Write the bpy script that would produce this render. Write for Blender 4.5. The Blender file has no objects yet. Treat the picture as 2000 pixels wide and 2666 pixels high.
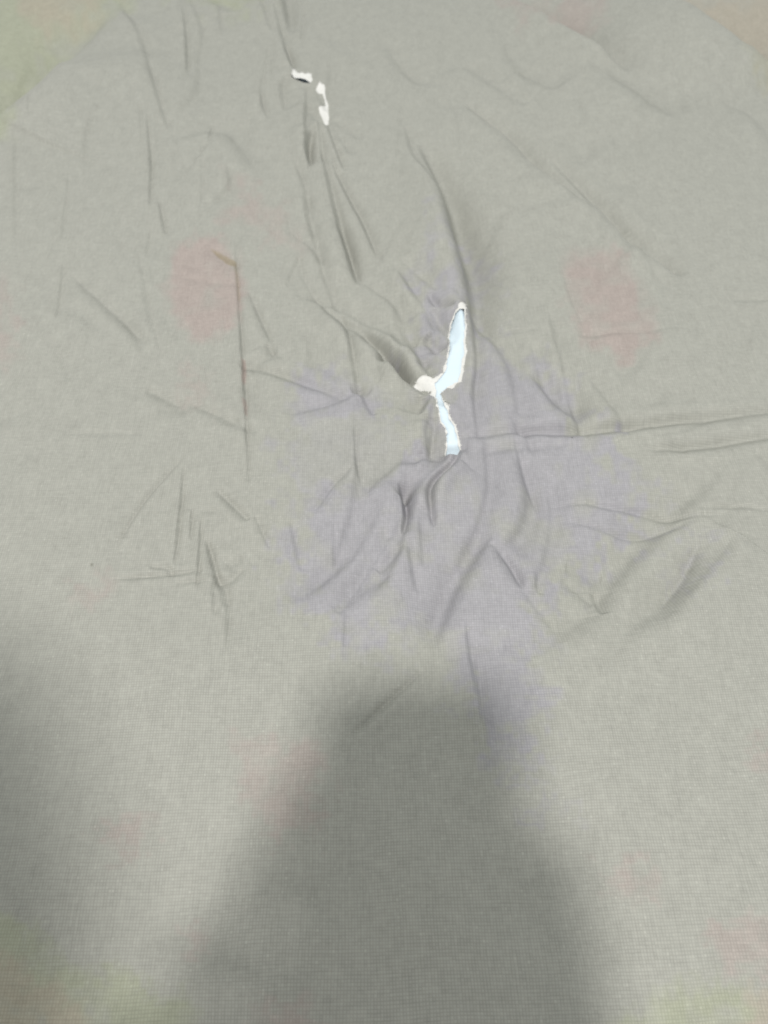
import bpy, math, random
import numpy as np
from mathutils import Vector

random.seed(11)
RNG = np.random.RandomState(7)
SC = bpy.context.scene
COL = SC.collection

# ------------------------------------------------------------------ camera, world, light, exposure
TILT = math.radians(55.0)            # the camera looks down at the cloth by this angle
H = 0.246                            # height of the lens above the cloth (m)
F = 2003.0                           # focal length in photograph pixels (2000 x 2666)
cam_d = bpy.data.cameras.new("camera")
cam = bpy.data.objects.new("camera", cam_d)
COL.objects.link(cam)
cam.location = (0, 0, H)
cam.rotation_euler = (math.pi / 2 - TILT, 0, 0)
cam_d.sensor_fit = 'VERTICAL'
cam_d.lens = 26.0
cam_d.sensor_height = 26.0 * 2666.0 / F
cam_d.sensor_width = 26.0 * 2000.0 / F
cam_d.clip_start = 0.005
cam_d.clip_end = 50.0
cam_d.dof.use_dof = True
cam_d.dof.focus_distance = 0.245
cam_d.dof.aperture_fstop = 16.0
SC.camera = cam

world = bpy.data.worlds.new("World")
SC.world = world
world.use_nodes = True
bg = world.node_tree.nodes["Background"]
bg.inputs[0].default_value = (0.968, 1.0, 0.968, 1)
bg.inputs[1].default_value = 0.50

ld = bpy.data.lights.new("ceiling_lamp", 'AREA')
ld.shape = 'DISK'
ld.size = 0.15
ld.energy = 17.2
ld.color = (1.0, 0.972, 0.935)
lamp = bpy.data.objects.new("ceiling_lamp", ld)
COL.objects.link(lamp)
LAMP = Vector((-0.185, -0.535, 1.7))
lamp.location = LAMP
lamp.rotation_euler = (Vector((0, 0.15, 0)) - LAMP).to_track_quat('-Z', 'Y').to_euler()

SC.view_settings.view_transform = 'Standard'
SC.view_settings.look = 'None'
SC.view_settings.exposure = 0.645
SC.view_settings.gamma = 1.0

# ------------------------------------------------------------------ helpers
ST, CT = math.sin(TILT), math.cos(TILT)

def plane(u, v):
    """point of the cloth's rest plane seen at photograph pixel u, v"""
    a = (np.asarray(u, float) - 1000.0) / F
    b = (1333.0 - np.asarray(v, float)) / F
    dz = -ST + b * CT
    t = H / (-dz)
    return t * a, t * (CT + b * ST)

def smooth(x, a, b):
    t = np.clip((x - a) / (b - a), 0, 1)
    return t * t * (3 - 2 * t)

def vnoise(x, y, cell, seed):
    """smooth value noise in -1..1"""
    r = np.random.RandomState(seed)
    tab = r.uniform(-1, 1, (256, 256))
    gx, gy = x / cell, y / cell
    ix, iy = np.floor(gx).astype(int), np.floor(gy).astype(int)
    fx, fy = gx - ix, gy - iy
    fx = fx * fx * fx * (fx * (fx * 6 - 15) + 10)
    fy = fy * fy * fy * (fy * (fy * 6 - 15) + 10)
    g = lambda a, b: tab[a & 255, b & 255]
    return ((g(ix, iy) * (1 - fx) + g(ix + 1, iy) * fx) * (1 - fy)
            + (g(ix, iy + 1) * (1 - fx) + g(ix + 1, iy + 1) * fx) * fy)

CROPS = {'A': (0, 0), 'B': (1000, 0), 'C': (0, 600), 'D': (1000, 600),
         'E': (0, 1200), 'F': (1000, 1200), 'G': (0, 1900), 'H': (1000, 1900)}

def to_px(crop, pts):
    p = np.array(pts, float)
    if crop == 'Z':
        return p * 1.2055
    ox, oy = CROPS[crop]
    return p * 0.60277 + np.array([ox, oy])

def catmull(P, n=8):
    P = np.asarray(P, float)
    if len(P) < 3:
        t = np.linspace(0, 1, n)[:, None]
        return P[0] * (1 - t) + P[-1] * t
    Q = np.vstack([2 * P[0] - P[1], P, 2 * P[-1] - P[-2]])
    out = []
    for i in range(1, len(Q) - 2):
        for k in range(n):
            t = k / n
            out.append(0.5 * ((2 * Q[i]) + (-Q[i - 1] + Q[i + 1]) * t
                              + (2 * Q[i - 1] - 5 * Q[i] + 4 * Q[i + 1] - Q[i + 2]) * t * t
                              + (-Q[i - 1] + 3 * Q[i] - 3 * Q[i + 1] + Q[i + 2]) * t ** 3))
    out.append(Q[-2])
    return np.array(out)

# ------------------------------------------------------------------ the cloth's grid (rest plane)
STEP = 2.6
us = np.concatenate([np.linspace(-1500, -60, 26)[:-1], np.arange(-60, 2060 + STEP, STEP), np.linspace(2064, 3500, 26)])
vs = np.concatenate([np.linspace(-820, -45, 70)[:-1], np.arange(-45, 2700 + STEP, STEP), np.linspace(2706, 5200, 60)])
U, V = np.meshgrid(us, vs)
X, Y = plane(U, V)
NV, NU = U.shape
Hz = np.zeros_like(X)

# broad slack of the cloth
Hz += 0.0016 * vnoise(X + 0.31, Y + 1.7, 0.085, 1) + 0.0008 * vnoise(X + 2.3, Y + 0.4, 0.034, 2)
wob_u = 26 * vnoise(U + 4000, V + 4000, 260.0, 3)
up = smooth(-V, -1650, -900)          # the far half is more crumpled than the near half
Hz += up * (0.00026 * vnoise(X * 1.5 + 3, Y * 0.55 + 3, 0.016, 4) + 0.00010 * vnoise(X * 1.6 + 7, Y * 0.5 + 5, 0.007, 5))
Hz += (1 - up) * 0.00012 * vnoise(X * 1.8 + 5, Y * 0.8 + 1, 0.02, 6)

rad = np.exp(-(((U - 1090) / 330) ** 2 + ((V - 1060) / 420) ** 2))
ca_, sa_ = math.cos(.5), math.sin(.5)
Hz += rad * 0.00055 * vnoise((X * ca_ - Y * sa_) * 1.6 + 9, (X * sa_ + Y * ca_) * .7 + 9, 0.010, 8)

# ------------------------------------------------------------------ creases and folds: (crop, width px, strength, points)
STROKES = [
 ('A',10,.5,[(535,45),(600,155),(635,260)]), ('A',9,.8,[(795,70),(805,180),(808,295)]), ('A',12,.4,[(825,10),(870,130),(860,230)]),
 ('A',12,.3,[(945,40),(955,130)]), ('A',12,.4,[(910,0),(990,45)]), ('A',8,.5,[(1125,10),(1165,130)]),
 ('A',10,.6,[(1190,60),(1215,150),(1255,275)]), ('A',22,.6,[(1220,-40),(1232,50),(1245,120)]), ('A',10,.5,[(1305,40),(1300,160)]),
 ('A',8,.8,[(1230,210),(1258,280)]), ('A',10,.6,[(650,320),(680,420),(715,530)]), ('A',8,.85,[(640,550),(650,700),(648,850)]),
 ('A',7,.5,[(607,490),(610,600)]), ('A',8,.7,[(690,890),(708,990)]), ('A',8,.4,[(645,1010),(630,1100)]),
 ('A',9,.5,[(910,540),(905,610)]), ('A',25,.35,[(780,600),(950,570),(1030,640),(1090,730)]), ('A',10,.3,[(870,650),(870,850)]),
 ('A',12,.45,[(985,750),(990,800),(930,860)]), ('A',9,.45,[(1160,210),(1130,350),(1128,430)]), ('A',8,.6,[(1128,420),(1135,460),(1150,500)]),
 ('A',10,.4,[(1175,200),(1170,330)]), ('A',14,.5,[(1255,325),(1215,370),(1225,460)]), ('A',14,.8,[(1322,440),(1320,540),(1330,700)]),
 ('A',10,.6,[(1375,550),(1390,680)]), ('A',16,1.0,[(1400,710),(1440,880),(1475,1000),(1528,1160)]), ('A',8,.8,[(1420,570),(1475,710)]),
 ('A',11,.95,[(1440,720),(1510,860),(1560,950),(1612,1070)]), ('A',9,.4,[(1440,560),(1500,650)]), ('A',9,.35,[(1450,530),(1530,590)]),
 ('A',12,.5,[(1265,680),(1310,800),(1330,880)]), ('A',16,.6,[(1318,880),(1340,980),(1375,1100)]), ('A',14,.3,[(70,570),(65,800),(70,1000)]),
 ('A',7,.4,[(150,480),(148,545)]), ('A',8,.4,[(290,800),(270,1020)]), ('A',64,.5,[(-60,540),(0,500),(160,370),(330,200),(440,90)]),
 ('A',50,.22,[(380,340),(520,280),(660,240)]), ('A',18,.55,[(1340,590),(1325,650),(1335,700)]), ('A',12,.5,[(1365,390),(1400,460)]),
 ('B',20,1.2,[(490,-30),(640,60),(740,135),(880,230),(1015,308)]), ('B',40,.3,[(900,330),(1050,400),(1210,490)]),
 ('B',55,.95,[(1100,-40),(1300,80),(1450,180),(1600,260),(1720,320)]), ('B',15,.9,[(390,480),(540,580),(640,680),(740,770),(855,865)]),
 ('B',15,.95,[(750,700),(870,820),(980,930),(1050,1020),(1130,1090),(1235,1155)]), ('B',12,.6,[(100,575),(125,680),(190,790)]),
 ('B',48,1.15,[(150,620),(190,700),(240,800),(280,920),(310,1040),(340,1130),(362,1240),(380,1370),(385,1480)]), ('B',16,.35,[(380,310),(560,435)]),
 ('B',14,.3,[(0,210),(110,330),(230,370)]), ('B',20,.25,[(600,330),(720,390)]),
 ('C',9,.5,[(270,185),(250,355)]), ('C',9,.5,[(350,230),(470,340),(590,450)]),
 ('C',8,.9,[(1018,130),(1030,320),(1040,480)]), ('C',9,1.0,[(1040,470),(1050,640),(1058,740),(1062,870)]), ('C',8,.6,[(1062,860),(1070,960),(1072,1060)]),
 ('C',9,.3,[(915,88),(965,108),(1020,145)]), ('C',9,.7,[(1085,290),(1120,370),(1160,455)]), ('C',8,.6,[(1150,490),(1175,520)]),
 ('C',10,.5,[(1290,40),(1360,100),(1410,220),(1450,320)]), ('C',9,.4,[(1280,130),(1240,220)]), ('C',16,.8,[(1465,0),(1500,100),(1525,190)]),
 ('C',12,.9,[(1430,355),(1540,420),(1600,470),(1665,530)]), ('C',14,.6,[(1480,390),(1510,500),(1537,650)]),
 ('C',8,.75,[(1110,585),(1230,620),(1330,660),(1450,705)]), ('C',12,.6,[(1550,690),(1600,780)]), ('C',20,.35,[(1550,690),(1470,740),(1290,785)]),
 ('C',10,.5,[(1530,690),(1555,680),(1590,690)]), ('C',9,.6,[(1530,890),(1535,1000),(1552,1070)]), ('C',9,.4,[(1060,580),(1170,530)]),
 ('C',8,.5,[(655,695),(765,738)]), ('C',8,.5,[(850,750),(950,800),(1065,855)]), ('C',14,.2,[(700,770),(810,765)]), ('C',5,.25,[(350,880),(570,880)]),
 ('C',7,.75,[(775,995),(690,1090),(610,1190),(550,1290),(518,1350)]), ('C',8,.3,[(1090,600),(1100,740)]),
 ('C',10,.25,[(620,270),(650,420)]), ('C',8,.65,[(1505,1045),(1440,1105),(1375,1195)]), ('C',6,.2,[(760,190),(880,215),(1020,230)]),
 ('D',11,1.4,[(190,280),(235,328),(305,344)]), ('D',16,.7,[(215,370),(275,465)]),
 ('D',14,.95,[(183,468),(232,512)]), ('D',14,1.35,[(-90,430),(-20,500),(60,585),(125,645),(205,715)]), ('D',11,.9,[(-10,560),(45,555),(105,625)]),
 ('D',12,.5,[(120,520),(190,610)]), ('D',14,.4,[(70,420),(160,560)]), ('D',20,.55,[(375,350),(395,560),(385,700),(398,870)]),
 ('D',10,1.1,[(360,895),(560,870),(750,875),(900,860),(1050,845),(1250,825),(1450,805),(1720,772)]), ('D',8,.45,[(450,955),(600,940),(770,935)]),
 ('D',5,.3,[(1120,915),(1290,868),(1400,825)]), ('D',8,.85,[(1190,946),(1340,935),(1480,915),(1720,880)]), ('D',12,.45,[(555,835),(600,885),(640,965)]),
 ('D',14,.5,[(570,950),(610,1090),(645,1170)]), ('D',40,.45,[(650,640),(740,740),(825,835)]), ('D',5,.4,[(850,430),(860,448),(940,455),(1100,445),(1200,433)]),
 ('D',6,.35,[(768,185),(800,290),(850,410)]), ('D',4,.2,[(510,432),(660,425)]), ('D',5,.4,[(1530,298),(1720,292)]), ('D',20,.25,[(890,640),(1030,840)]),
 ('D',12,1.3,[(0,545),(50,560),(105,630)]), ('D',10,1.25,[(255,965),(300,952),(325,940)]), ('D',13,1.35,[(335,955),(290,1020),(220,1090),(198,1160),(215,1290)]), ('D',30,.6,[(335,955),(200,980),(110,1005)]), ('D',24,.7,[(190,730),(160,790)]),
 ('D',14,.7,[(210,850),(195,940)]), ('D',20,.35,[(1040,-10),(1130,60),(1240,170)]), ('D',18,.6,[(245,1005),(110,1140)]),
 ('E',9,.9,[(786,85),(775,230),(756,405)]), ('E',9,.8,[(825,225),(822,325)]), ('E',9,1.0,[(864,280),(860,400),(851,515)]),
 ('E',12,1.05,[(893,360),(915,440),(932,505)]), ('E',7,.7,[(955,145),(1055,240)]), ('E',8,.5,[(1108,255),(1152,355)]),
 ('E',5,.75,[(550,506),(720,490),(835,477)]), ('E',5,.7,[(660,458),(725,463),(738,482)]), ('E',4,.5,[(775,528),(895,522)]), ('E',4,.4,[(880,215),(935,217)]),
 ('E',8,.6,[(940,530),(1000,510),(1042,473)]), ('E',16,.6,[(930,500),(958,560),(962,610)]), ('E',16,.5,[(975,570),(985,680),(980,780)]),
 ('E',14,.4,[(920,555),(925,650)]), ('E',10,.4,[(955,415),(1000,448),(1033,415)]), ('E',10,.35,[(1585,130),(1570,245)]), ('E',14,.4,[(1258,290),(1290,440)]),
 ('E',14,.3,[(1440,300),(1440,470)]), ('E',14,.45,[(1492,680),(1485,790)]), ('E',7,.7,[(1780,950),(1659,1062),(1550,1165)]), ('E',40,.3,[(1670,520),(1600,560),(1490,650)]),
 ('E',40,.25,[(1480,430),(1400,530),(1300,600)]),
 ('F',18,.85,[(72,130),(90,220),(80,300)]), ('F',50,.5,[(580,20),(612,150),(590,280),(515,380)]), ('F',40,.55,[(440,370),(340,520),(270,670),(235,770)]),
 ('F',12,.7,[(475,390),(540,470),(575,530)]), ('F',14,.35,[(500,390),(590,560),(700,690)]), ('F',14,.5,[(98,380),(132,540)]), ('F',20,.3,[(150,230),(160,430)]),
 ('F',20,.4,[(75,395),(0,475)]), ('F',6,.65,[(790,187),(870,182),(960,195),(1150,215),(1280,238),(1440,234)]), ('F',5,.5,[(1380,207),(1480,200),(1620,213)]),
 ('F',6,.55,[(820,262),(950,285),(1060,305),(1200,295),(1310,268)]),
 ('F',60,.40,[(1500,-20),(1400,120),(1310,190),(1270,250),(1130,370),(1020,500),(930,630),(790,750),(630,870)]),
 ('F',56,.34,[(1570,150),(1430,330),(1340,450),(1270,550),(1190,660),(1070,750),(1010,870)]), ('F',12,.6,[(1355,390),(1310,500),(1240,590)]),
 ('F',35,.3,[(1490,370),(1400,480),(1240,660)]), ('F',12,.3,[(790,525),(890,595)]), ('F',14,.5,[(655,505),(660,565)]), ('F',16,.25,[(810,455),(930,482)]),
 ('F',20,.45,[(353,740),(370,860),(392,980)]), ('F',30,.3,[(400,900),(412,1110)]), ('F',18,.3,[(910,560),(935,640)]),
 ('A',12,.6,[(1335,470),(1365,530),(1400,545)]),
 ('D',26,0.41,[(-330,290),(-200,330),(-40,420),(60,500),(150,640)]), ('D',24,0.38,[(-60,250),(40,330),(110,450),(170,570)]), ('D',20,0.38,[(60,200),(140,300),(210,430)]),
 ('D',24,0.38,[(110,180),(190,250),(260,330)]), ('D',26,0.45,[(215,740),(180,860),(190,960)]), ('D',26,0.34,[(170,900),(60,1010),(-60,1120)]), ('F',30,0.41,[(170,-40),(120,80),(100,240),(60,420),(-20,560)]),
 ('F',30,0.38,[(430,-60),(440,120),(400,280),(330,420)]), ('D',36,0.34,[(420,400),(520,560),(560,720),(570,860)]), ('F',34,0.34,[(700,80),(720,240),(690,420),(640,560)]), ('F',26,0.30,[(-120,40),(-140,200),(-200,380)]),
 ('F',30,0.30,[(-40,260),(-140,420),(-260,520)]), ('D',30,0.26,[(640,520),(680,640),(720,760)]),
 ('Z',8,.3,[(910,1545),(912,1615)]), ('Z',10,.35,[(1035,1500),(1048,1640)]), ('Z',14,.25,[(720,1660),(716,1800)]), ('Z',8,.3,[(300,560),(340,740)]),
 ('Z',10,.35,[(640,520),(655,600),(720,690)]), ('Z',9,.4,[(690,650),(745,700),(760,760)]), ('Z',10,.35,[(765,900),(770,1010)]),
 ('Z',26,.35,[(870,1120),(800,1230),(760,1290)]), ('Z',22,.35,[(1190,700),(1230,850),(1250,920)]),
]
# faint small creases all over, mostly running away from the camera
for k in range(110):
    v0 = random.uniform(-60, 1150); u0 = random.uniform(-30, 2030)
    L = random.uniform(50, 190); a = random.gauss(0.05, 0.5) if random.random() < .7 else random.uniform(-1.6, 1.6)
    b = a + random.gauss(0, .35)
    STROKES.append(('P', random.uniform(9, 26), random.uniform(.05, .20),
                    [(u0, v0), (u0 + L * math.sin(a), v0 + L * math.cos(a)), (u0 + L * math.sin(a) + L * math.sin(b), v0 + L * math.cos(a) + L * math.cos(b))]))

LH = np.array([LAMP.x, LAMP.y - 0.2]); LH /= np.linalg.norm(LH)

def carve(width, strength, px):
    P = catmull(px, 6)
    n = len(P)
    wx, wy = plane(P[:, 0], P[:, 1])
    W = np.stack([wx, wy], 1)
    vm = P[:, 1].mean(); um = P[:, 0].mean()
    x1, _ = plane(um + width / 2, vm); x0, _ = plane(um - width / 2, vm)
    _, y1 = plane(um, vm + width / 2); _, y0 = plane(um, vm - width / 2)
    d = P[-1] - P[0]; d = d / (np.linalg.norm(d) + 1e-9)
    w = abs(x1 - x0) * abs(d[1]) + abs(y0 - y1) * abs(d[0])   # true width of the steep side (m)
    nrm0 = np.array([-(wy[-1] - wy[0]), wx[-1] - wx[0]]); nrm0 /= np.linalg.norm(nrm0) + 1e-12
    far = float(np.clip((650 - vm) / 650, 0, 1))
    steep = 1.0 / (1.0 + (0.9 + 1.6 * far) * abs(nrm0[1]) ** 2)
    if strength > 1.2: steep = 1.0
    elif width > 18: steep = 1.0 / (1.0 + 1.6 * far * nrm0[1] ** 2)
    w = w / steep ** 0.8
    R = w * 3.0
    reach = R * 3.2
    lo = W.min(0) - reach; hi = W.max(0) + reach
    m = (X > lo[0]) & (X < hi[0]) & (Y > lo[1]) & (Y < hi[1])
    idx = np.nonzero(m.ravel())[0]
    if len(idx) == 0: return
    px_, py_ = X.ravel()[idx], Y.ravel()[idx]
    # side that drops: the one facing away from the lamp
    dirn = W[-1] - W[0]; nrm = np.array([-dirn[1], dirn[0]]); nrm /= np.linalg.norm(nrm) + 1e-12
    sgn = 1.0 if nrm @ LH < 0 else -1.0
    best = np.full(len(idx), 1e9); sd = np.zeros(len(idx)); tt = np.zeros(len(idx))
    for i in range(n - 1):
        a, b = W[i], W[i + 1]
        e = b - a; L2 = e @ e + 1e-18
        t = np.clip(((px_ - a[0]) * e[0] + (py_ - a[1]) * e[1]) / L2, 0, 1)
        qx, qy = px_ - a[0] - t * e[0], py_ - a[1] - t * e[1]
        d2 = qx * qx + qy * qy
        c = d2 < best
        best[c] = d2[c]
        cr = (e[0] * (py_ - a[1]) - e[1] * (px_ - a[0])) / math.sqrt(L2)
        sd[c] = np.sign(cr[c]) * np.sqrt(d2[c]) * sgn
        tt[c] = ((i + t) / (n - 1))[c]
    env = np.sin(np.pi * np.clip(tt, 0.0, 1.0)) ** ((1.7 if width > 18 else 1.15) if strength <= 1.2 else .6)
    wv = w * (0.55 + 0.45 * env)
    s = sd / wv
    if width > 18:      # rounded fold
        prof = -.62 * np.tanh(1.7 * s) * np.exp(-np.abs(s) / 1.05)
    else:
        prof = np.where(s < -.5, .60 * np.exp((s + .5) / 2.6), np.where(s > .5, -.40 * np.exp(-(s - .5) / 2.6), .10 - np.sin(np.pi * np.clip(s, -.5, .5)) * .5))
    groove = -1.15 * np.exp(-(s * (1.25 if strength <= 1.2 else 1.6)) ** 2) + .30 * np.exp(-(np.abs(s) - 1.9) ** 2)
    gw = .95 if strength > 1.2 else min(.75, .15 + .65 * abs(nrm0[1]) * (1 - far)) * (1 if width <= 18 else .25)
    prof = prof * (1 - gw) + groove * gw
    prof *= np.clip(1 - (np.abs(s) / (9.6 if width <= 18 else 5.0)) ** 2, 0, 1) ** 2
    # ends fade
    A = (1.35 + .8 * abs(nrm0[1]) if width < 18 else 3.1) * steep * strength * w * env
    if strength > 1.2:
        A = np.minimum(1.55 * w * strength, .0042) * env
    Hz.ravel()[idx] += A * prof

for cr, w, s, pts in STROKES:
    px = np.array(pts, float) if cr == 'P' else to_px(cr, pts)
    if cr != 'P' and s <= 1.2:      # a crease fades out beyond the stretch where it is plain to see
        L = np.linalg.norm(px[-1] - px[0])
        ext = min(.22 * L, 45)
        a, b = px[0] - px[1], px[-1] - px[-2]
        px = np.vstack([px[0] + a / np.linalg.norm(a) * ext, px, px[-1] + b / np.linalg.norm(b) * ext])
    carve(w, s, px)

# ------------------------------------------------------------------ tears
def r2(*p): return [(1040 + x * .14467, 760 + y * .14467) for x, y in p]
def r3(*p): return [(1040 + x * .14467, 980 + y * .14467) for x, y in p]
def r1(*p): return [(720 + x * .1085, 160 + y * .1085) for x, y in p]

Y_TEAR = (r2((1190,205),(1178,480),(1190,700),(1170,900),(1198,1050),(1208,1100),(1182,1200),(1155,1370),(1135,1550),(1095,1640),(1000,1690),(930,1755),(850,1740),(765,1800),(735,1840))
          + r3((760,345),(805,450),(870,560),(885,680),(920,790),(980,850),(1022,960),(1052,1050),(1082,1160),(1098,1270),(1112,1305),(1000,1310),(900,1350),(825,1350),(825,1200),(832,1050),(798,900),(740,830),(705,760),(698,650),(650,560),(638,430),(600,380),(555,345),(520,310))
          + r2((590,1785),(480,1740),(380,1700),(290,1660),(262,1610),(330,1540),(400,1500),(470,1488),(530,1540),(600,1558),(690,1500),(770,1440),(808,1280),(838,1200),(868,1000),(884,850),(868,700),(878,560),(938,470),(978,380),(1050,320),(1035,255),(1115,215)))
Y_LINING = (r2((985,410),(1060,340),(1150,330),(1155,700),(1140,900),(1150,1100),(1110,1300),(1090,1500),(1040,1620),(900,1690),(760,1790))
            + r3((750,390),(790,500),(850,650),(890,800),(960,880),(1000,1000),(1040,1150),(1075,1290),(850,1335),(845,1150),(850,1000),(805,890),(745,800),(718,660),(680,560),(665,420),(655,330))
            + r2((650,1770),(640,1650),(740,1530),(830,1420),(850,1250),(890,1050),(905,850),(900,650)))
T_ONE = r1((400,215),(450,220),(480,280),(540,300),(620,285),(690,325),(760,315),(850,335),(855,420),(880,500),(800,555),(700,545),(560,510),(440,465),(390,420),(370,350),(385,270))
T_ONE_GAP = r1((360,300),(430,420),(560,405),(680,435),(770,485),(830,555),(760,580),(560,540),(440,490),(365,420))
T_TWO_THREE = r1((930,690),(960,630),(1040,550),(1085,590),(1155,590),(1175,660),(1165,740),(1190,860),(1240,985),(1250,1120),(1258,1300),(1245,1490),(1190,1500),(1150,1460),(1110,1390),(1070,1300),(1040,1220),(1000,1120),(1050,1085),(1120,1050),(1170,985),(1150,870),(1105,750),(1050,750),(990,740))

def lower_top(p):
    return [(u + 1, v + 15 * min(1, max(0, (940 - v) / 130))) for u, v in p]
Y_TEAR, Y_LINING = lower_top(Y_TEAR), lower_top(Y_LINING)

def jag(poly, amp, n=7):
    """resample a torn outline and roughen it thread by thread"""
    P = np.array(poly, float); out = []
    for i in range(len(P)):
        a, b = P[i], P[(i + 1) % len(P)]
        k = max(1, int(np.linalg.norm(b - a) / n))
        for j in range(k):
            q = a + (b - a) * j / k
            out.append(q + RNG.uniform(-amp, amp, 2))
    return np.array(out)

def sdf(poly_px, px_, py_):
    wx, wy = plane(poly_px[:, 0], poly_px[:, 1])
    best = np.full(px_.shape, 1e9); bx = np.zeros(px_.shape); by = np.zeros(px_.shape); inside = np.zeros(px_.shape, bool)
    n = len(wx)
    for i in range(n):
        ax, ay, bx2, by2 = wx[i], wy[i], wx[(i + 1) % n], wy[(i + 1) % n]
        ex, ey = bx2 - ax, by2 - ay
        t = np.clip(((px_ - ax) * ex + (py_ - ay) * ey) / (ex * ex + ey * ey + 1e-18), 0, 1)
        qx, qy = ax + t * ex, ay + t * ey
        d2 = (px_ - qx) ** 2 + (py_ - qy) ** 2
        c = d2 < best
        best[c] = d2[c]; bx[c] = qx[c]; by[c] = qy[c]
        cond = ((ay > py_) != (by2 > py_))
        with np.errstate(divide='ignore', invalid='ignore'):
            xi = ax + (py_ - ay) / (by2 - ay) * ex
        inside ^= cond & (px_ < xi)
    return np.where(inside, -1, 1) * np.sqrt(best), bx, by

def field(poly_px, margin):
    """signed distance to the outline on the part of the grid around it"""
    wx, wy = plane(poly_px[:, 0], poly_px[:, 1])
    m = (X > wx.min() - margin) & (X < wx.max() + margin) & (Y > wy.min() - margin) & (Y < wy.max() + margin)
    D = np.full(X.shape, 1.0); BX = X.copy(); BY = Y.copy()
    d, bx, by = sdf(poly_px, X[m], Y[m])
    D[m] = d; BX[m] = bx; BY[m] = by
    return D, BX, BY

TEARS = [jag(Y_TEAR, 2.3, 6), jag(T_ONE, 1.0, 5), jag(T_TWO_THREE, .8, 5)]
F_T = [field(t, 0.02) for t in TEARS]
# the lips of the tears stand up a little
for k, (D, _, _) in enumerate(F_T):
    Hz += (0.0006 if k == 0 else 0.0017) * np.exp(-np.clip(D, 0, 1) / (0.006 if k == 0 else 0.008)) * (D < 1)
Dall = np.minimum.reduce([f[0] for f in F_T])

def build_sheet(name, holes, Z, keep=None, mat=None):
    """grid minus the holes; the rim is snapped on to the torn outline"""
    Px, Py = X.copy(), Y.copy()
    hole = np.zeros((NV - 1, NU - 1), bool)
    for D, BX, BY in holes:
        c = (D[:-1, :-1] + D[1:, :-1] + D[:-1, 1:] + D[1:, 1:]) / 4
        hole |= c < 0
    ok = ~hole
    if keep is not None: ok &= keep
    rimv = np.zeros(X.shape, bool)
    a = hole
    for di in (0, 1):
        for dj in (0, 1):
            rimv[di:NV - 1 + di, dj:NU - 1 + dj] |= a
    solid = np.zeros(X.shape, bool)
    for di in (0, 1):
        for dj in (0, 1):
            solid[di:NV - 1 + di, dj:NU - 1 + dj] |= ok
    rimv &= solid
    for D, BX, BY in holes:
        m = rimv & (np.abs(D) < 0.0016)
        Px[m] = BX[m]; Py[m] = BY[m]
    ii, jj = np.nonzero(ok)
    v00 = ii * NU + jj
    quads = np.stack([v00, v00 + NU, v00 + NU + 1, v00 + 1], 1)
    used = np.unique(quads)
    remap = np.full(NV * NU, -1, np.int64); remap[used] = np.arange(len(used))
    quads = remap[quads]
    co = np.stack([Px.ravel()[used], Py.ravel()[used], Z.ravel()[used]], 1)
    me = bpy.data.meshes.new(name)
    me.vertices.add(len(co)); me.vertices.foreach_set("co", co.astype(np.float32).ravel())
    # counter-clockwise seen from above
    quads = quads[:, ::1]
    me.loops.add(quads.size); me.loops.foreach_set("vertex_index", quads.astype(np.int32).ravel())
    me.polygons.add(len(quads))
    me.polygons.foreach_set("loop_start", np.arange(0, quads.size, 4, dtype=np.int32))
    me.polygons.foreach_set("loop_total", np.full(len(quads), 4, np.int32))
    me.polygons.foreach_set("use_smooth", np.ones(len(quads), bool))
    me.update(calc_edges=True)
    uv = me.uv_layers.new(name="weave")
    uvc = np.stack([X.ravel()[used], Y.ravel()[used]], 1)[quads.ravel()]
    uv.data.foreach_set("uv", uvc.astype(np.float32).ravel())
    ob = bpy.data.objects.new(name, me); COL.objects.link(ob)
    if mat: me.materials.append(mat)
    return ob, used

# ------------------------------------------------------------------ dye marks showing through the cloth (hue only)
def blot(poly, soft, crop='Z', rough=14.0):
    P = to_px(crop, poly) if crop != 'P' else np.array(poly, float)
    m = (U > P[:, 0].min() - 120) & (U < P[:, 0].max() + 120) & (V > P[:, 1].min() - 120) & (V < P[:, 1].max() + 120)
    out = np.zeros(U.shape)
    u = U[m] + rough * (vnoise(U[m] + 5000, V[m] + 5000, 46.0, 21) + .7 * vnoise(U[m] + 5000, V[m] + 5000, 17.0, 22))
    v = V[m] + rough * (vnoise(U[m] + 5000, V[m] + 5000, 46.0, 23) + .7 * vnoise(U[m] + 5000, V[m] + 5000, 17.0, 24))
    best = np.full(u.shape, 1e9); ins = np.zeros(u.shape, bool); n = len(P)
    for i in range(n):
        a, b = P[i], P[(i + 1) % n]; e = b - a
        t = np.clip(((u - a[0]) * e[0] + (v - a[1]) * e[1]) / (e @ e + 1e-9), 0, 1)
        best = np.minimum(best, (u - a[0] - t * e[0]) ** 2 + (v - a[1] - t * e[1]) ** 2)
        cond = (a[1] > v) != (b[1] > v)
        with np.errstate(divide='ignore', invalid='ignore'):
            ins ^= cond & (u < a[0] + (v - a[1]) / (b[1] - a[1]) * e[0])
    d = np.where(ins, 1, -1) * np.sqrt(best)
    patch = .98 + .50 * vnoise(U[m] + 5000, V[m] + 5000, 75.0, 25) + .30 * vnoise(U[m] + 5000, V[m] + 5000, 24.0, 26)
    out[m] = smooth(d, -soft, soft) * (np.clip(patch, .25, 1) if soft > 5 else 1)
    return out

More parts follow.
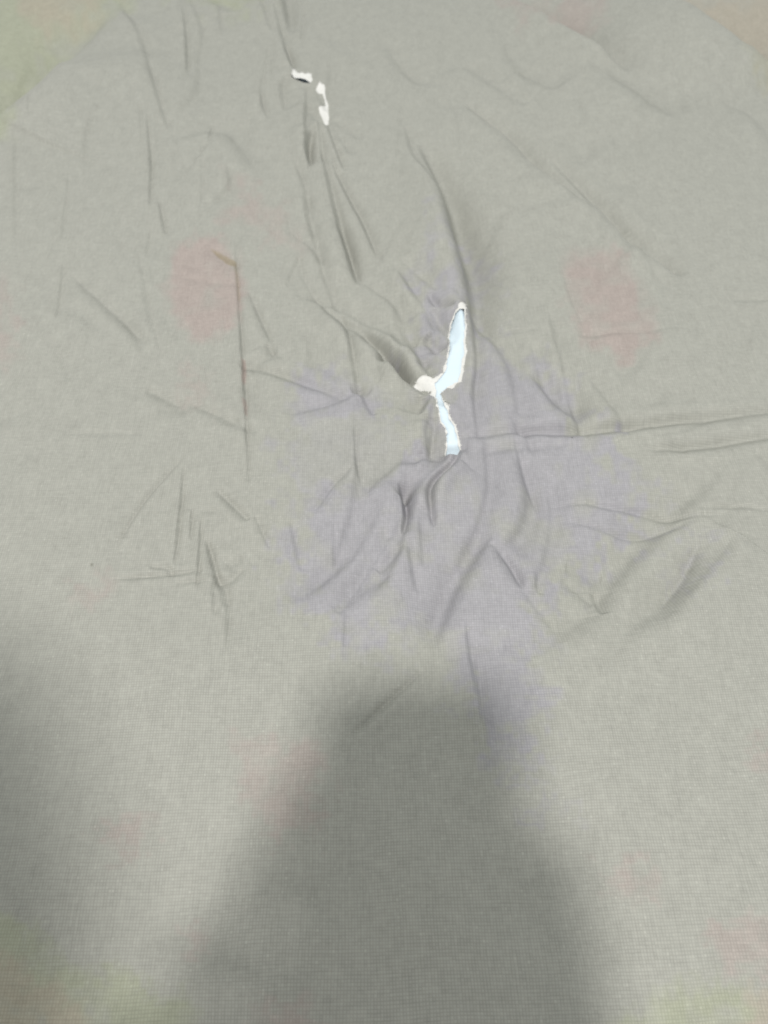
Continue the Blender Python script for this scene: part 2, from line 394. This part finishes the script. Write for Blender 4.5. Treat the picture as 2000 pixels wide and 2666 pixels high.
GREY = np.array([0.3585, 0.3590, 0.3255])
PINK = np.array([0.382, 0.322, 0.301])
LILAC = np.array([0.344, 0.337, 0.361])
GREEN = np.array([0.350, 0.368, 0.268])
TAN = np.array([0.395, 0.350, 0.285])
BROWN = np.array([0.29, 0.24, 0.16])
colr = np.zeros(U.shape + (3,)); colr[:] = GREY
def tint(mask, c, k):
    m = (mask * k)[..., None]
    colr[:] = colr * (1 - m) + c * m

lil = [[(960,500),(1000,520),(1035,620),(1060,740),(1150,770),(1230,880),(1290,900),(1340,1010),(1430,1110),(1480,1130),(1300,1150),(1270,1200),(1180,1290),(1170,1400),(1190,1480),(1140,1550),(1160,1600),(1110,1680),(1060,1670),(1030,1560),(990,1420),(900,1350),(850,1390),(740,1390),(640,1300),(620,1150),(640,1050),(620,900),(640,830),(720,810),(830,880),(860,930),(880,1000),(905,960),(930,900),(1000,800),(1000,690),(950,650)],
       [(930,640),(1000,650),(970,700),(960,820),(920,790),(900,700)], [(1480,1290),(1500,1200),(1515,1180),(1500,1260)], [(1150,1720),(1200,1740),(1190,1790)]]
for p in lil: tint(blot(p, 48, 'Z', 62), LILAC, .95)
tint(blot([(690,900),(840,900),(890,960),(850,1040),(740,1060),(650,1040),(640,960)], 14, 'Z', 16), GREY, .75)
tint(blot([(880,1350),(1000,1360),(1000,1450),(900,1440)], 14, 'Z', 14), GREY, .6)
def oval(cx, cy, rx, ry, turn):
    c, n = math.cos(turn), math.sin(turn)
    return [(cx + rx * math.cos(t) * c - ry * math.sin(t) * n, cy + rx * math.cos(t) * n + ry * math.sin(t) * c) for t in np.linspace(0, 2 * math.pi, 24, endpoint=False)]
pinks = [oval(442, 618, 80, 108, .05), oval(1312, 655, 84, 128, -.42),
         [(510,395),(570,420),(610,470),(580,500),(500,480)], [(590,500),(625,505),(620,535),(580,530)], [(420,800),(440,830),(430,870),(405,850)],
         [(0,600),(20,640),(0,700),(-30,700)], [(0,680),(35,710),(40,760),(0,780),(-30,760)], [(160,1270),(235,1255),(220,1290),(170,1310)],
         [(515,1610),(690,1600),(700,1720),(660,1790),(600,1830),(560,1760)], [(210,1770),(320,1770),(320,1830),(250,1830)], [(400,2000),(440,2010),(430,2050),(405,2040)],
         [(1080,5),(1180,0),(1300,0),(1310,45),(1260,70),(1140,60)], [(1510,2020),(1650,1980),(1720,2080),(1660,2110),(1560,2080)], [(560,2160),(660,2150),(680,2230),(540,2230)],
         [(1300,1880),(1400,1870),(1390,1930),(1330,1930)], [(1630,1600),(1700,1600),(1700,1660),(1640,1640)]]
for k, p in enumerate(pinks): tint(blot(p, 26 if k < 2 else 34, 'Z', 18 if k < 2 else 32), PINK, .85 if k < 2 else .6)
greens = [[(-60,-60),(330,-60),(270,10),(120,100),(60,180),(20,290),(-60,340)], [(-60,1960),(60,1990),(130,2080),(220,2080),(330,2150),(420,2150),(440,2300),(-60,2300)],
          [(1300,2230),(1430,2160),(1520,2120),(1610,2130),(1640,2220),(1500,2330)], [(1400,-20),(1480,20),(1560,90),(1640,190),(1700,250),(1700,200),(1600,100),(1500,10)],
          [(360,-30),(560,-30),(570,10),(470,20)]]
for p in greens: tint(blot(p, 38, 'Z', 26), GREEN, .72)
tans = [[(-60,2060),(40,2090),(170,2170),(210,2260),(-60,2300)], [(30,-40),(240,-40),(220,20),(120,60),(40,10)], [(1480,-30),(1700,-30),(1700,170),(1600,100)],
        [(1620,2150),(1720,2140),(1720,2260),(1600,2260)], [(1580,90),(1700,170),(1720,260),(1650,200)]]
for p in tans: tint(blot(p, 38, 'Z', 26), TAN, .68)
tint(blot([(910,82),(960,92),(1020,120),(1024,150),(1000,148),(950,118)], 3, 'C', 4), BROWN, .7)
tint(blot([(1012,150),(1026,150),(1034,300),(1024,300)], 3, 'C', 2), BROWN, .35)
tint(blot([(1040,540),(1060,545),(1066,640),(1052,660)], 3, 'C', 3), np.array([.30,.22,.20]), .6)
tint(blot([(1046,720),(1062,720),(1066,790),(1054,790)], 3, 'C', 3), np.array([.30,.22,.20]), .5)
# two tiny specks of dirt
tint(blot([(392,446),(404,446),(405,458),(393,459)], 2.5, 'E', 1), np.array([.2,.2,.17]), .75)
tint(blot([(806,899),(813,899),(813,906),(806,906)], 1.8, 'D', .5), np.array([.05,.05,.05]), .9)

# ------------------------------------------------------------------ materials
def new_mat(name):
    m = bpy.data.materials.new(name); m.use_nodes = True
    nt = m.node_tree; b = nt.nodes["Principled BSDF"]
    return m, nt, b

def N(nt, t, **kw):
    n = nt.nodes.new(t)
    for k, v in kw.items(): setattr(n, k, v)
    return n

def math_(nt, op, a, b=None, c=None):
    n = N(nt, 'ShaderNodeMath', operation=op)
    for i, x in enumerate((a, b, c)):
        if x is None: continue
        if isinstance(x, (int, float)): n.inputs[i].default_value = x
        else: nt.links.new(x, n.inputs[i])
    return n.outputs[0]

def cloth_material():
    m, nt, b = new_mat("woven_cloth")
    L = nt.links.new
    uv = N(nt, 'ShaderNodeUVMap', uv_map="weave")
    # threads are never quite straight
    wn = N(nt, 'ShaderNodeTexNoise'); wn.inputs['Scale'].default_value = 18.0; wn.inputs['Detail'].default_value = 2.0
    L(uv.outputs[0], wn.inputs['Vector'])
    mix = N(nt, 'ShaderNodeVectorMath', operation='MULTIPLY_ADD')
    L(wn.outputs['Color'], mix.inputs[0]); mix.inputs[1].default_value = (0.004, 0.004, 0); L(uv.outputs[0], mix.inputs[2])
    rot = N(nt, 'ShaderNodeMapping'); rot.inputs['Rotation'].default_value = (0, 0, math.radians(-1.2)); 
    rot.inputs['Scale'].default_value = (1 / 0.00088, 1 / 0.00088, 1)
    L(mix.outputs[0], rot.inputs['Vector'])
    sep = N(nt, 'ShaderNodeSeparateXYZ'); L(rot.outputs[0], sep.inputs[0])
    x, y = sep.outputs[0], sep.outputs[1]
    sx = math_(nt, 'ABSOLUTE', math_(nt, 'SINE', math_(nt, 'MULTIPLY', x, math.pi)))
    sy = math_(nt, 'ABSOLUTE', math_(nt, 'SINE', math_(nt, 'MULTIPLY', y, math.pi)))
    knot = math_(nt, 'MULTIPLY', math_(nt, 'POWER', sx, .8), math_(nt, 'POWER', sy, .8))
    fx, fy = math_(nt, 'FLOOR', x), math_(nt, 'FLOOR', y)
    cell = N(nt, 'ShaderNodeCombineXYZ'); L(fx, cell.inputs[0]); L(fy, cell.inputs[1])
    wcell = N(nt, 'ShaderNodeTexWhiteNoise', noise_dimensions='2D'); L(cell.outputs[0], wcell.inputs['Vector'])
    # slubs: runs of thicker thread along the warp and along the weft
    def slub(sxx, syy, loc):
        mp = N(nt, 'ShaderNodeMapping'); mp.inputs['Scale'].default_value = (sxx, syy, 1); mp.inputs['Location'].default_value = (loc, loc * .7, 0)
        L(rot.outputs[0], mp.inputs['Vector'])
        n = N(nt, 'ShaderNodeTexNoise'); n.inputs['Scale'].default_value = 1.0; n.inputs['Detail'].default_value = 1.0
        L(mp.outputs[0], n.inputs['Vector']); return n.outputs['Fac']
    s1, s2 = slub(.9, .14, 3.1), slub(.14, .9, 8.3)
    # height of the weave
    h = math_(nt, 'ADD', math_(nt, 'MULTIPLY', knot, math_(nt, 'ADD', math_(nt, 'MULTIPLY', wcell.outputs['Value'], .5), .5)),
              math_(nt, 'ADD', math_(nt, 'MULTIPLY', s1, .55), math_(nt, 'MULTIPLY', s2, .55)))
    bump = N(nt, 'ShaderNodeBump'); bump.inputs['Strength'].default_value = 0.42; bump.inputs['Distance'].default_value = 0.00013
    L(h, bump.inputs['Height']); L(bump.outputs[0], b.inputs['Normal'])
    # colour: dye, gaps between threads, slubs, wear, glints painted on a few knots
    at = N(nt, 'ShaderNodeAttribute', attribute_name="dye")
    wear = N(nt, 'ShaderNodeTexNoise'); wear.inputs['Scale'].default_value = 130.0; wear.inputs['Detail'].default_value = 5.0; wear.inputs['Roughness'].default_value = .65
    mp = N(nt, 'ShaderNodeMapping'); mp.inputs['Scale'].default_value = (1.3, .8, 1); L(uv.outputs[0], mp.inputs['Vector']); L(mp.outputs[0], wear.inputs['Vector'])
    f = math_(nt, 'ADD', .82, math_(nt, 'MULTIPLY', knot, .17))
    f = math_(nt, 'ADD', f, math_(nt, 'MULTIPLY', math_(nt, 'SUBTRACT', s1, .5), .17))
    f = math_(nt, 'ADD', f, math_(nt, 'MULTIPLY', math_(nt, 'SUBTRACT', s2, .5), .17))
    f = math_(nt, 'ADD', f, math_(nt, 'MULTIPLY', math_(nt, 'SUBTRACT', wcell.outputs['Value'], .5), .07))
    f = math_(nt, 'ADD', f, math_(nt, 'MULTIPLY', math_(nt, 'SUBTRACT', wear.outputs['Fac'], .5), .22))
    glint = math_(nt, 'MULTIPLY', math_(nt, 'GREATER_THAN', wcell.outputs['Value'], .991), knot)
    f = math_(nt, 'ADD', f, math_(nt, 'MULTIPLY', glint, .09))
    sc = N(nt, 'ShaderNodeVectorMath', operation='SCALE'); L(at.outputs['Color'], sc.inputs[0]); L(f, sc.inputs['Scale'])
    L(sc.outputs[0], b.inputs['Base Color'])
    b.inputs['Roughness'].default_value = 0.62
    b.inputs['Specular IOR Level'].default_value = 0.25
    return m

def plain(name, c, rough=.8, noise=None, amount=.1):
    m, nt, b = new_mat(name)
    b.inputs['Roughness'].default_value = rough
    b.inputs['Base Color'].default_value = (*c, 1)
    if noise:
        tc = N(nt, 'ShaderNodeTexCoord'); n = N(nt, 'ShaderNodeTexNoise'); n.inputs['Scale'].default_value = noise; n.inputs['Detail'].default_value = 4
        nt.links.new(tc.outputs['Object'], n.inputs['Vector'])
        f = math_(nt, 'ADD', 1 - amount / 2, math_(nt, 'MULTIPLY', n.outputs['Fac'], amount))
        sc = N(nt, 'ShaderNodeVectorMath', operation='SCALE'); sc.inputs[0].default_value = c; nt.links.new(f, sc.inputs['Scale'])
        nt.links.new(sc.outputs[0], b.inputs['Base Color'])
        bp = N(nt, 'ShaderNodeBump'); bp.inputs['Strength'].default_value = .3; bp.inputs['Distance'].default_value = .0003
        nt.links.new(n.outputs['Fac'], bp.inputs['Height']); nt.links.new(bp.outputs[0], b.inputs['Normal'])
    return m

M_CLOTH = cloth_material()
M_LINING = plain("white_lining", (0.68, 0.675, 0.655), .9, 900, .2)
M_WHITE = plain("pale_blue_white_paint", (0.63, 0.735, 0.81), .5, 60, .08)
M_FRAY = plain("white_thread", (0.80, 0.79, 0.75), .9)

# ------------------------------------------------------------------ the torn cloth
cloth, used = build_sheet("torn_cloth", F_T, Hz, mat=M_CLOTH)
at = cloth.data.color_attributes.new("dye", 'FLOAT_COLOR', 'POINT')
rgba = np.ones((len(used), 4), np.float32); rgba[:, :3] = colr.reshape(-1, 3)[used]
at.data.foreach_set("color", rgba.ravel())
cloth["label"] = "creased grey woven cloth with a white Y-shaped tear and small holes near its far end"
cloth["category"] = "cloth"

gap_y, gap_1 = field(jag(Y_LINING, 2.0, 6), 0.02), field(jag(T_ONE_GAP, .6, 5), 0.02)
# lining sags slightly inside the openings
lz = Hz - 0.00025 - 0.0003 * smooth(-Dall, 0, .003)
for ds, gaps in ((F_T[:1], [gap_y]), (F_T[1:], [gap_1])):
    D = np.minimum.reduce([f[0] for f in ds])
    near = (D[:-1, :-1] < 0.0035) & (D[1:, 1:] < 0.0035)
    lining, _ = build_sheet("white_lining", gaps, lz, keep=near, mat=M_LINING)
    lining.parent = cloth

# ------------------------------------------------------------------ frayed thread ends along the tears
def fray():
    verts, faces = [], []
    hz_flat = Hz
    def zat(px, py):
        k = np.argmin((X[::3, ::3] - px) ** 2 + (Y[::3, ::3] - py) ** 2)
        return hz_flat[::3, ::3].ravel()[k]
    for ti, T in enumerate(TEARS):
        wx, wy = plane(T[:, 0], T[:, 1]); cx, cy = wx.mean(), wy.mean(); n = len(wx)
        for i in range(0, n, 1):
            if random.random() > (.92 if ti == 0 else .6): continue
            tx, ty = wx[(i + 1) % n] - wx[i - 1], wy[(i + 1) % n] - wy[i - 1]
            l = math.hypot(tx, ty) + 1e-9
            nx, ny = ty / l, -tx / l
            area = 0.5 * sum(wx[k] * wy[(k + 1) % n] - wx[(k + 1) % n] * wy[k] for k in range(n))
            if area > 0: nx, ny = -nx, -ny
            z = zat(wx[i], wy[i]) + 0.00005
            for q in range(random.choice((1, 2, 2, 3))):
                Lh = random.choice((random.uniform(.0004, .0012), random.uniform(.0006, .0021))); a = random.gauss(0, .7); ca, sa = math.cos(a), math.sin(a)
                dx, dy = nx * ca - ny * sa, nx * sa + ny * ca
                r = random.uniform(.00005, .00010)
                pts = []
                for s in range(4):
                    t = s / 3
                    pts.append((wx[i] - dx * .0004 + dx * Lh * t + random.gauss(0, .00006), wy[i] - dy * .0004 + dy * Lh * t + random.gauss(0, .00006), z + random.uniform(-.0001, .00025) * t))
                base = len(verts)
                for s, p in enumerate(pts):
                    rr = r * (1 - .6 * s / 3)
                    for g in range(3):
                        th = g * 2.0944
                        verts.append((p[0] - dy * rr * math.cos(th), p[1] + dx * rr * math.cos(th), p[2] + rr * math.sin(th)))
                for s in range(3):
                    for g in range(3):
                        g2 = (g + 1) % 3
                        faces.append((base + s * 3 + g, base + s * 3 + g2, base + s * 3 + 3 + g2, base + s * 3 + 3 + g))
                faces.append((base + 9, base + 10, base + 11))
    me = bpy.data.meshes.new("frayed_threads"); me.from_pydata(verts, [], faces); me.update()
    me.materials.append(M_FRAY)
    ob = bpy.data.objects.new("frayed_threads", me); COL.objects.link(ob); ob.parent = cloth; ob["kind"] = "stuff"
fray()

# ------------------------------------------------------------------ the white surface under the cloth
def surface():
    """a soft white pad that follows the cloth lying on it from below"""
    B = 3
    ri = list(range(0, NV - 1, B)) + [NV - 1]; ci = list(range(0, NU - 1, B)) + [NU - 1]
    Z = np.zeros((len(ri), len(ci))); T1D = F_T[1][0]
    for p, i in enumerate(ri):
        for q, j in enumerate(ci):
            sl = (slice(max(0, i - B), i + B + 1), slice(max(0, j - B), j + B + 1))
            Z[p, q] = Hz[sl].min() - (.0006 if F_T[0][0][i, j] < .002 else .0016)
            if T1D[i, j] < .003: Z[p, q] -= .005
    verts = [(float(X[i, j]), float(Y[i, j]), float(Z[p, q])) for p, i in enumerate(ri) for q, j in enumerate(ci)]
    n, m = len(ri), len(ci)
    faces = [(p * m + q, (p + 1) * m + q, (p + 1) * m + q + 1, p * m + q + 1) for p in range(n - 1) for q in range(m - 1)]
    # flat ground around it
    ring = [p * m for p in range(n)] + [(n - 1) * m + q for q in range(1, m)] + [p * m + m - 1 for p in range(n - 2, -1, -1)] + [q for q in range(m - 2, 0, -1)]
    base = len(verts)
    for k in ring:
        x, y, z = verts[k]
        d = Vector((x, y - .25, 0)); d.normalize()
        verts.append((d.x * 2.6, .25 + d.y * 2.6, -0.006))
    for k in range(len(ring)):
        k2 = (k + 1) % len(ring)
        faces.append((ring[k], base + k, base + k2, ring[k2]))
    me = bpy.data.meshes.new("white_surface"); me.from_pydata(verts, [], faces); me.update(); me.materials.append(M_WHITE)
    me.polygons.foreach_set("use_smooth", [True] * len(faces))
    ob = bpy.data.objects.new("white_surface", me); COL.objects.link(ob)
    ob["kind"] = "structure"; ob["label"] = "pale bluish white surface seen through the tear in the grey cloth"
surface()

# ------------------------------------------------------------------ the phone that takes the picture and the person holding it (their shadow falls on the cloth)
LENS = Vector((0, 0, H)); RT = Vector((1, 0, 0)); UPV = Vector((0, ST, CT)); FW = Vector((0, CT, -ST))
def ph(r, u, f): return LENS + RT * r + UPV * u + FW * f

def rounded_slab(name, r0, r1, u0, u1, f0, f1, rad, mat, parent=None, bev=.0012):
    pts = []
    for cx, cy, a0 in ((r1 - rad, u1 - rad, 0), (r0 + rad, u1 - rad, 90), (r0 + rad, u0 + rad, 180), (r1 - rad, u0 + rad, 270)):
        for k in range(9):
            a = math.radians(a0 + 90 * k / 8); pts.append((cx + rad * math.cos(a), cy + rad * math.sin(a), math.cos(a), math.sin(a)))
    n = len(pts); verts = []; faces = []
    for f, inset in ((f0, bev), (f0 + bev, 0), (f1 - bev, 0), (f1, bev)):
        for x, y, nx, ny in pts: verts.append(ph(x - nx * inset, y - ny * inset, f))
    for s_ in range(3):
        for k in range(n):
            k2 = (k + 1) % n; faces.append((s_ * n + k, s_ * n + k2, s_ * n + n + k2, s_ * n + n + k))
    faces.append(tuple(range(n - 1, -1, -1))); faces.append(tuple(range(3 * n, 4 * n)))
    me = bpy.data.meshes.new(name); me.from_pydata(verts, [], faces); me.update(); me.materials.append(mat)
    ob = bpy.data.objects.new(name, me); COL.objects.link(ob)
    if parent: ob.parent = parent
    return ob

M_PHONE = plain("dark_phone_case", (.03, .03, .035), .35)
M_GLASS = plain("dark_glass", (.012, .012, .014), .08)
M_SKIN = plain("skin", (.50, .30, .22), .5, 60, .12)
M_SHIRT = plain("grey_knit", (.20, .21, .23), .9, 300, .2)
M_TROUSER = plain("dark_denim", (.05, .06, .09), .9, 300, .25)
M_HAIR = plain("dark_hair", (.03, .022, .018), .5, 200, .3)

phone = rounded_slab("smartphone", -.047, .012, -.124, .012, -.0112, -.0034, .012, M_PHONE)
phone["label"] = "dark smartphone held above the near edge of the cloth"; phone["category"] = "phone"
rounded_slab("screen", -.0445, .0095, -.1215, .0095, -.0116, -.0113, .0105, M_GLASS, phone, .0001)
rounded_slab("camera_bump", -.014, .0095, -.016, .0095, -.0033, -.0012, .006, M_GLASS, phone, .0006)

def person():
    V_, E_, R_ = [], [], []
    OFF = Vector((.036, .083, 0))
    def add(p, r, parent=None):
        V_.append(tuple(p) if isinstance(p, Vector) else (p[0] + OFF.x, p[1] + OFF.y, p[2])); R_.append(r if isinstance(r, tuple) else (r, r))
        if parent is not None: E_.append((parent, len(V_) - 1))
        return len(V_) - 1
    def chain(parent, pts):
        out = []
        for p, r in pts:
            parent = add(p, r, parent); out.append(parent)
        return out
    pel = add((-.20, -.82, .24), (.15, .12))
    sp = chain(pel, [((-.205, -.70, .29), (.135, .105)), ((-.215, -.56, .325), (.15, .100)), ((-.222, -.45, .35), (.12, .08))])
    nk = chain(sp[-1], [((-.226, -.345, .362), .056), ((-.228, -.285, .372), .05), ((-.23, -.235, .387), (.074, .085)), ((-.23, -.185, .372), (.078, .092)), ((-.23, -.150, .342), (.062, .07)), ((-.23, -.128, .308), (.045, .045))])
    # right arm and the hand round the phone
    ra = chain(sp[-1], [((-.09, -.47, .34), .062), ((-.03, -.47, .31), .056), ((.06, -.46, .22), .046), ((.10, -.43, .14), .042), ((.055, -.31, .15), .036), (ph(-.004, -.178, -.022), .026)])
    palm = chain(ra[-1], [(ph(-.006, -.148, -.016), (.030, .019)), (ph(-.012, -.118, .000), (.030, .013))])
    # four fingers behind the phone, their tips closed on its left edge; the thumb on its right edge
    for r0, u0, u1, rt in ((.010, -.080, -.028, -.053), (-.002, -.084, -.045, -.060), (-.014, -.090, -.062, -.071), (-.022, -.098, -.080, -.080)):
        chain(palm[-1], [(ph(r0, u0, .006), .0098), (ph((r0 - .050) / 2, (u0 + u1) / 2, .0085), .0090), (ph(rt + .012, u1, .0090), .0086), (ph(rt, u1 + .002, .0005), .0076), (ph(rt + .001, u1 + .004, -.0125), .0066)])
    chain(palm[0], [(ph(.018, -.118, -.018), .0150), (ph(.0215, -.085, -.014), .0115), (ph(.0190, -.056, -.0130), .0102), (ph(.0145, -.026, -.0150), .0082)])
    # left arm resting on the left knee
    la = chain(sp[-1], [((-.35, -.47, .34), .062), ((-.42, -.49, .31), .056), ((-.46, -.55, .27), .046), ((-.47, -.57, .225), .042), ((-.43, -.50, .20), .036), ((-.39, -.445, .175), .026)])
    lp = chain(la[-1], [((-.375, -.405, .165), (.036, .018)), ((-.365, -.37, .155), (.036, .015))])
    for k, (dx, L) in enumerate(((-.03, .062), (-.010, .074), (.011, .070), (.03, .052))):
        p = Vector((-.365 + dx, -.345, .150)) + OFF; d = Vector((dx * .25, .72, -.69)).normalized()
        chain(lp[-1], [(p, .0098), (p + d * L * .45, .009), (p + d * L * .75 + Vector((0, -.003, -.004)), .0082), (p + d * L + Vector((0, -.010, -.010)), .007)])
    chain(lp[0], [((-.335, -.39, .150), .013), ((-.318, -.36, .135), .0105), ((-.315, -.335, .118), .0085)])
    # kneeling legs
    for s_, x in ((1, -.11), (-1, -.30)):
        chain(pel, [((x, -.80, .21), .095), ((x + .02 * s_, -.62, .135), .080), ((x + .03 * s_, -.45, .075), .062), ((x + .03 * s_, -.60, .055), .055), ((x + .03 * s_, -.76, .05), .052), ((x + .03 * s_, -.93, .045), .036), ((x + .03 * s_, -1.01, .035), .034), ((x + .03 * s_, -1.09, .012), .022)])
    me = bpy.data.meshes.new("person"); me.from_pydata(V_, E_, []); me.update()
    ob = bpy.data.objects.new("person", me); COL.objects.link(ob)
    sk = ob.modifiers.new("skin", 'SKIN'); sk.use_smooth_shade = True
    for i, r in enumerate(R_): me.skin_vertices[0].data[i].radius = r
    for i in range(len(V_)): me.skin_vertices[0].data[i].use_root = (i == pel)
    sb = ob.modifiers.new("sub", 'SUBSURF'); sb.levels = 2; sb.render_levels = 2
    dg = bpy.context.evaluated_depsgraph_get()
    m2 = bpy.data.meshes.new_from_object(ob.evaluated_get(dg))
    ob.modifiers.clear(); ob.data = m2; m2.name = "person"
    m2.materials.clear()
    for m in (M_SKIN, M_SHIRT, M_TROUSER): m2.materials.append(m)
    for p in m2.polygons:
        hand_r = (p.center - ph(.0, -.10, 0)).length < .115 and p.center.y > -.17
        c = p.center - OFF; p.use_smooth = True
        hand_l = c.y > -.44 and c.x < -.28 and c.z < .19
        if c.z < .26 and (c.y < -.56 or c.z < .15) and not hand_l and not hand_r and c.x < .02 and c.y < -.36: p.material_index = 2 if c.y > -.99 else 0
        elif c.y > -.33 and c.z > .25 and c.x < -.1: p.material_index = 0
        elif hand_r or hand_l: p.material_index = 0
        else: p.material_index = 1
    ob["label"] = "kneeling person in a grey jumper holding up a smartphone with one hand"; ob["category"] = "person"
    # hair, eyes
    def ball(name, c, rad, mat, cut=None, seg=24):
        vs_, fs_ = [], []
        for i in range(seg // 2 + 1):
            for j in range(seg):
                a, b = math.pi * i / (seg // 2), 2 * math.pi * j / seg
                q = Vector((math.sin(a) * math.cos(b), math.sin(a) * math.sin(b), math.cos(a)))
                k = 1 + (.03 * math.sin(9 * b) * math.sin(a) if name == "hair" else 0)
                vs_.append(Vector(c) + OFF + Vector((q.x * rad[0], q.y * rad[1], q.z * rad[2])) * k)
        for i in range(seg // 2):
            for j in range(seg):
                f = (i * seg + j, (i + 1) * seg + j, (i + 1) * seg + (j + 1) % seg, i * seg + (j + 1) % seg)
                if cut and cut(sum((vs_[x] for x in f), Vector()) / 4): continue
                fs_.append(f)
        mm = bpy.data.meshes.new(name); mm.from_pydata(vs_, [], fs_); mm.update(); mm.materials.append(mat)
        for p in mm.polygons: p.use_smooth = True
        o = bpy.data.objects.new(name, mm); COL.objects.link(o); o.parent = ob
    ball("hair", (-.23, -.210, .400), (.092, .098, .092), M_HAIR, lambda c: (c.y - OFF.y + .21) * .62 - (c.z - .40) * .78 > .045)
    for sx in (-1, 1): ball("eye", (-.23 + sx * .031, -.113, .342), (.011, .011, .011), M_GLASS, None, 12)
    for sx in (-1, 1): ball("ear", (-.23 + sx * .088, -.205, .355), (.010, .020, .030), M_SKIN, None, 12)
    ball("nose", (-.23, -.121, .324), (.013, .018, .022), M_SKIN, None, 12)
person()
print("cloth z", Hz.min(), Hz.max())
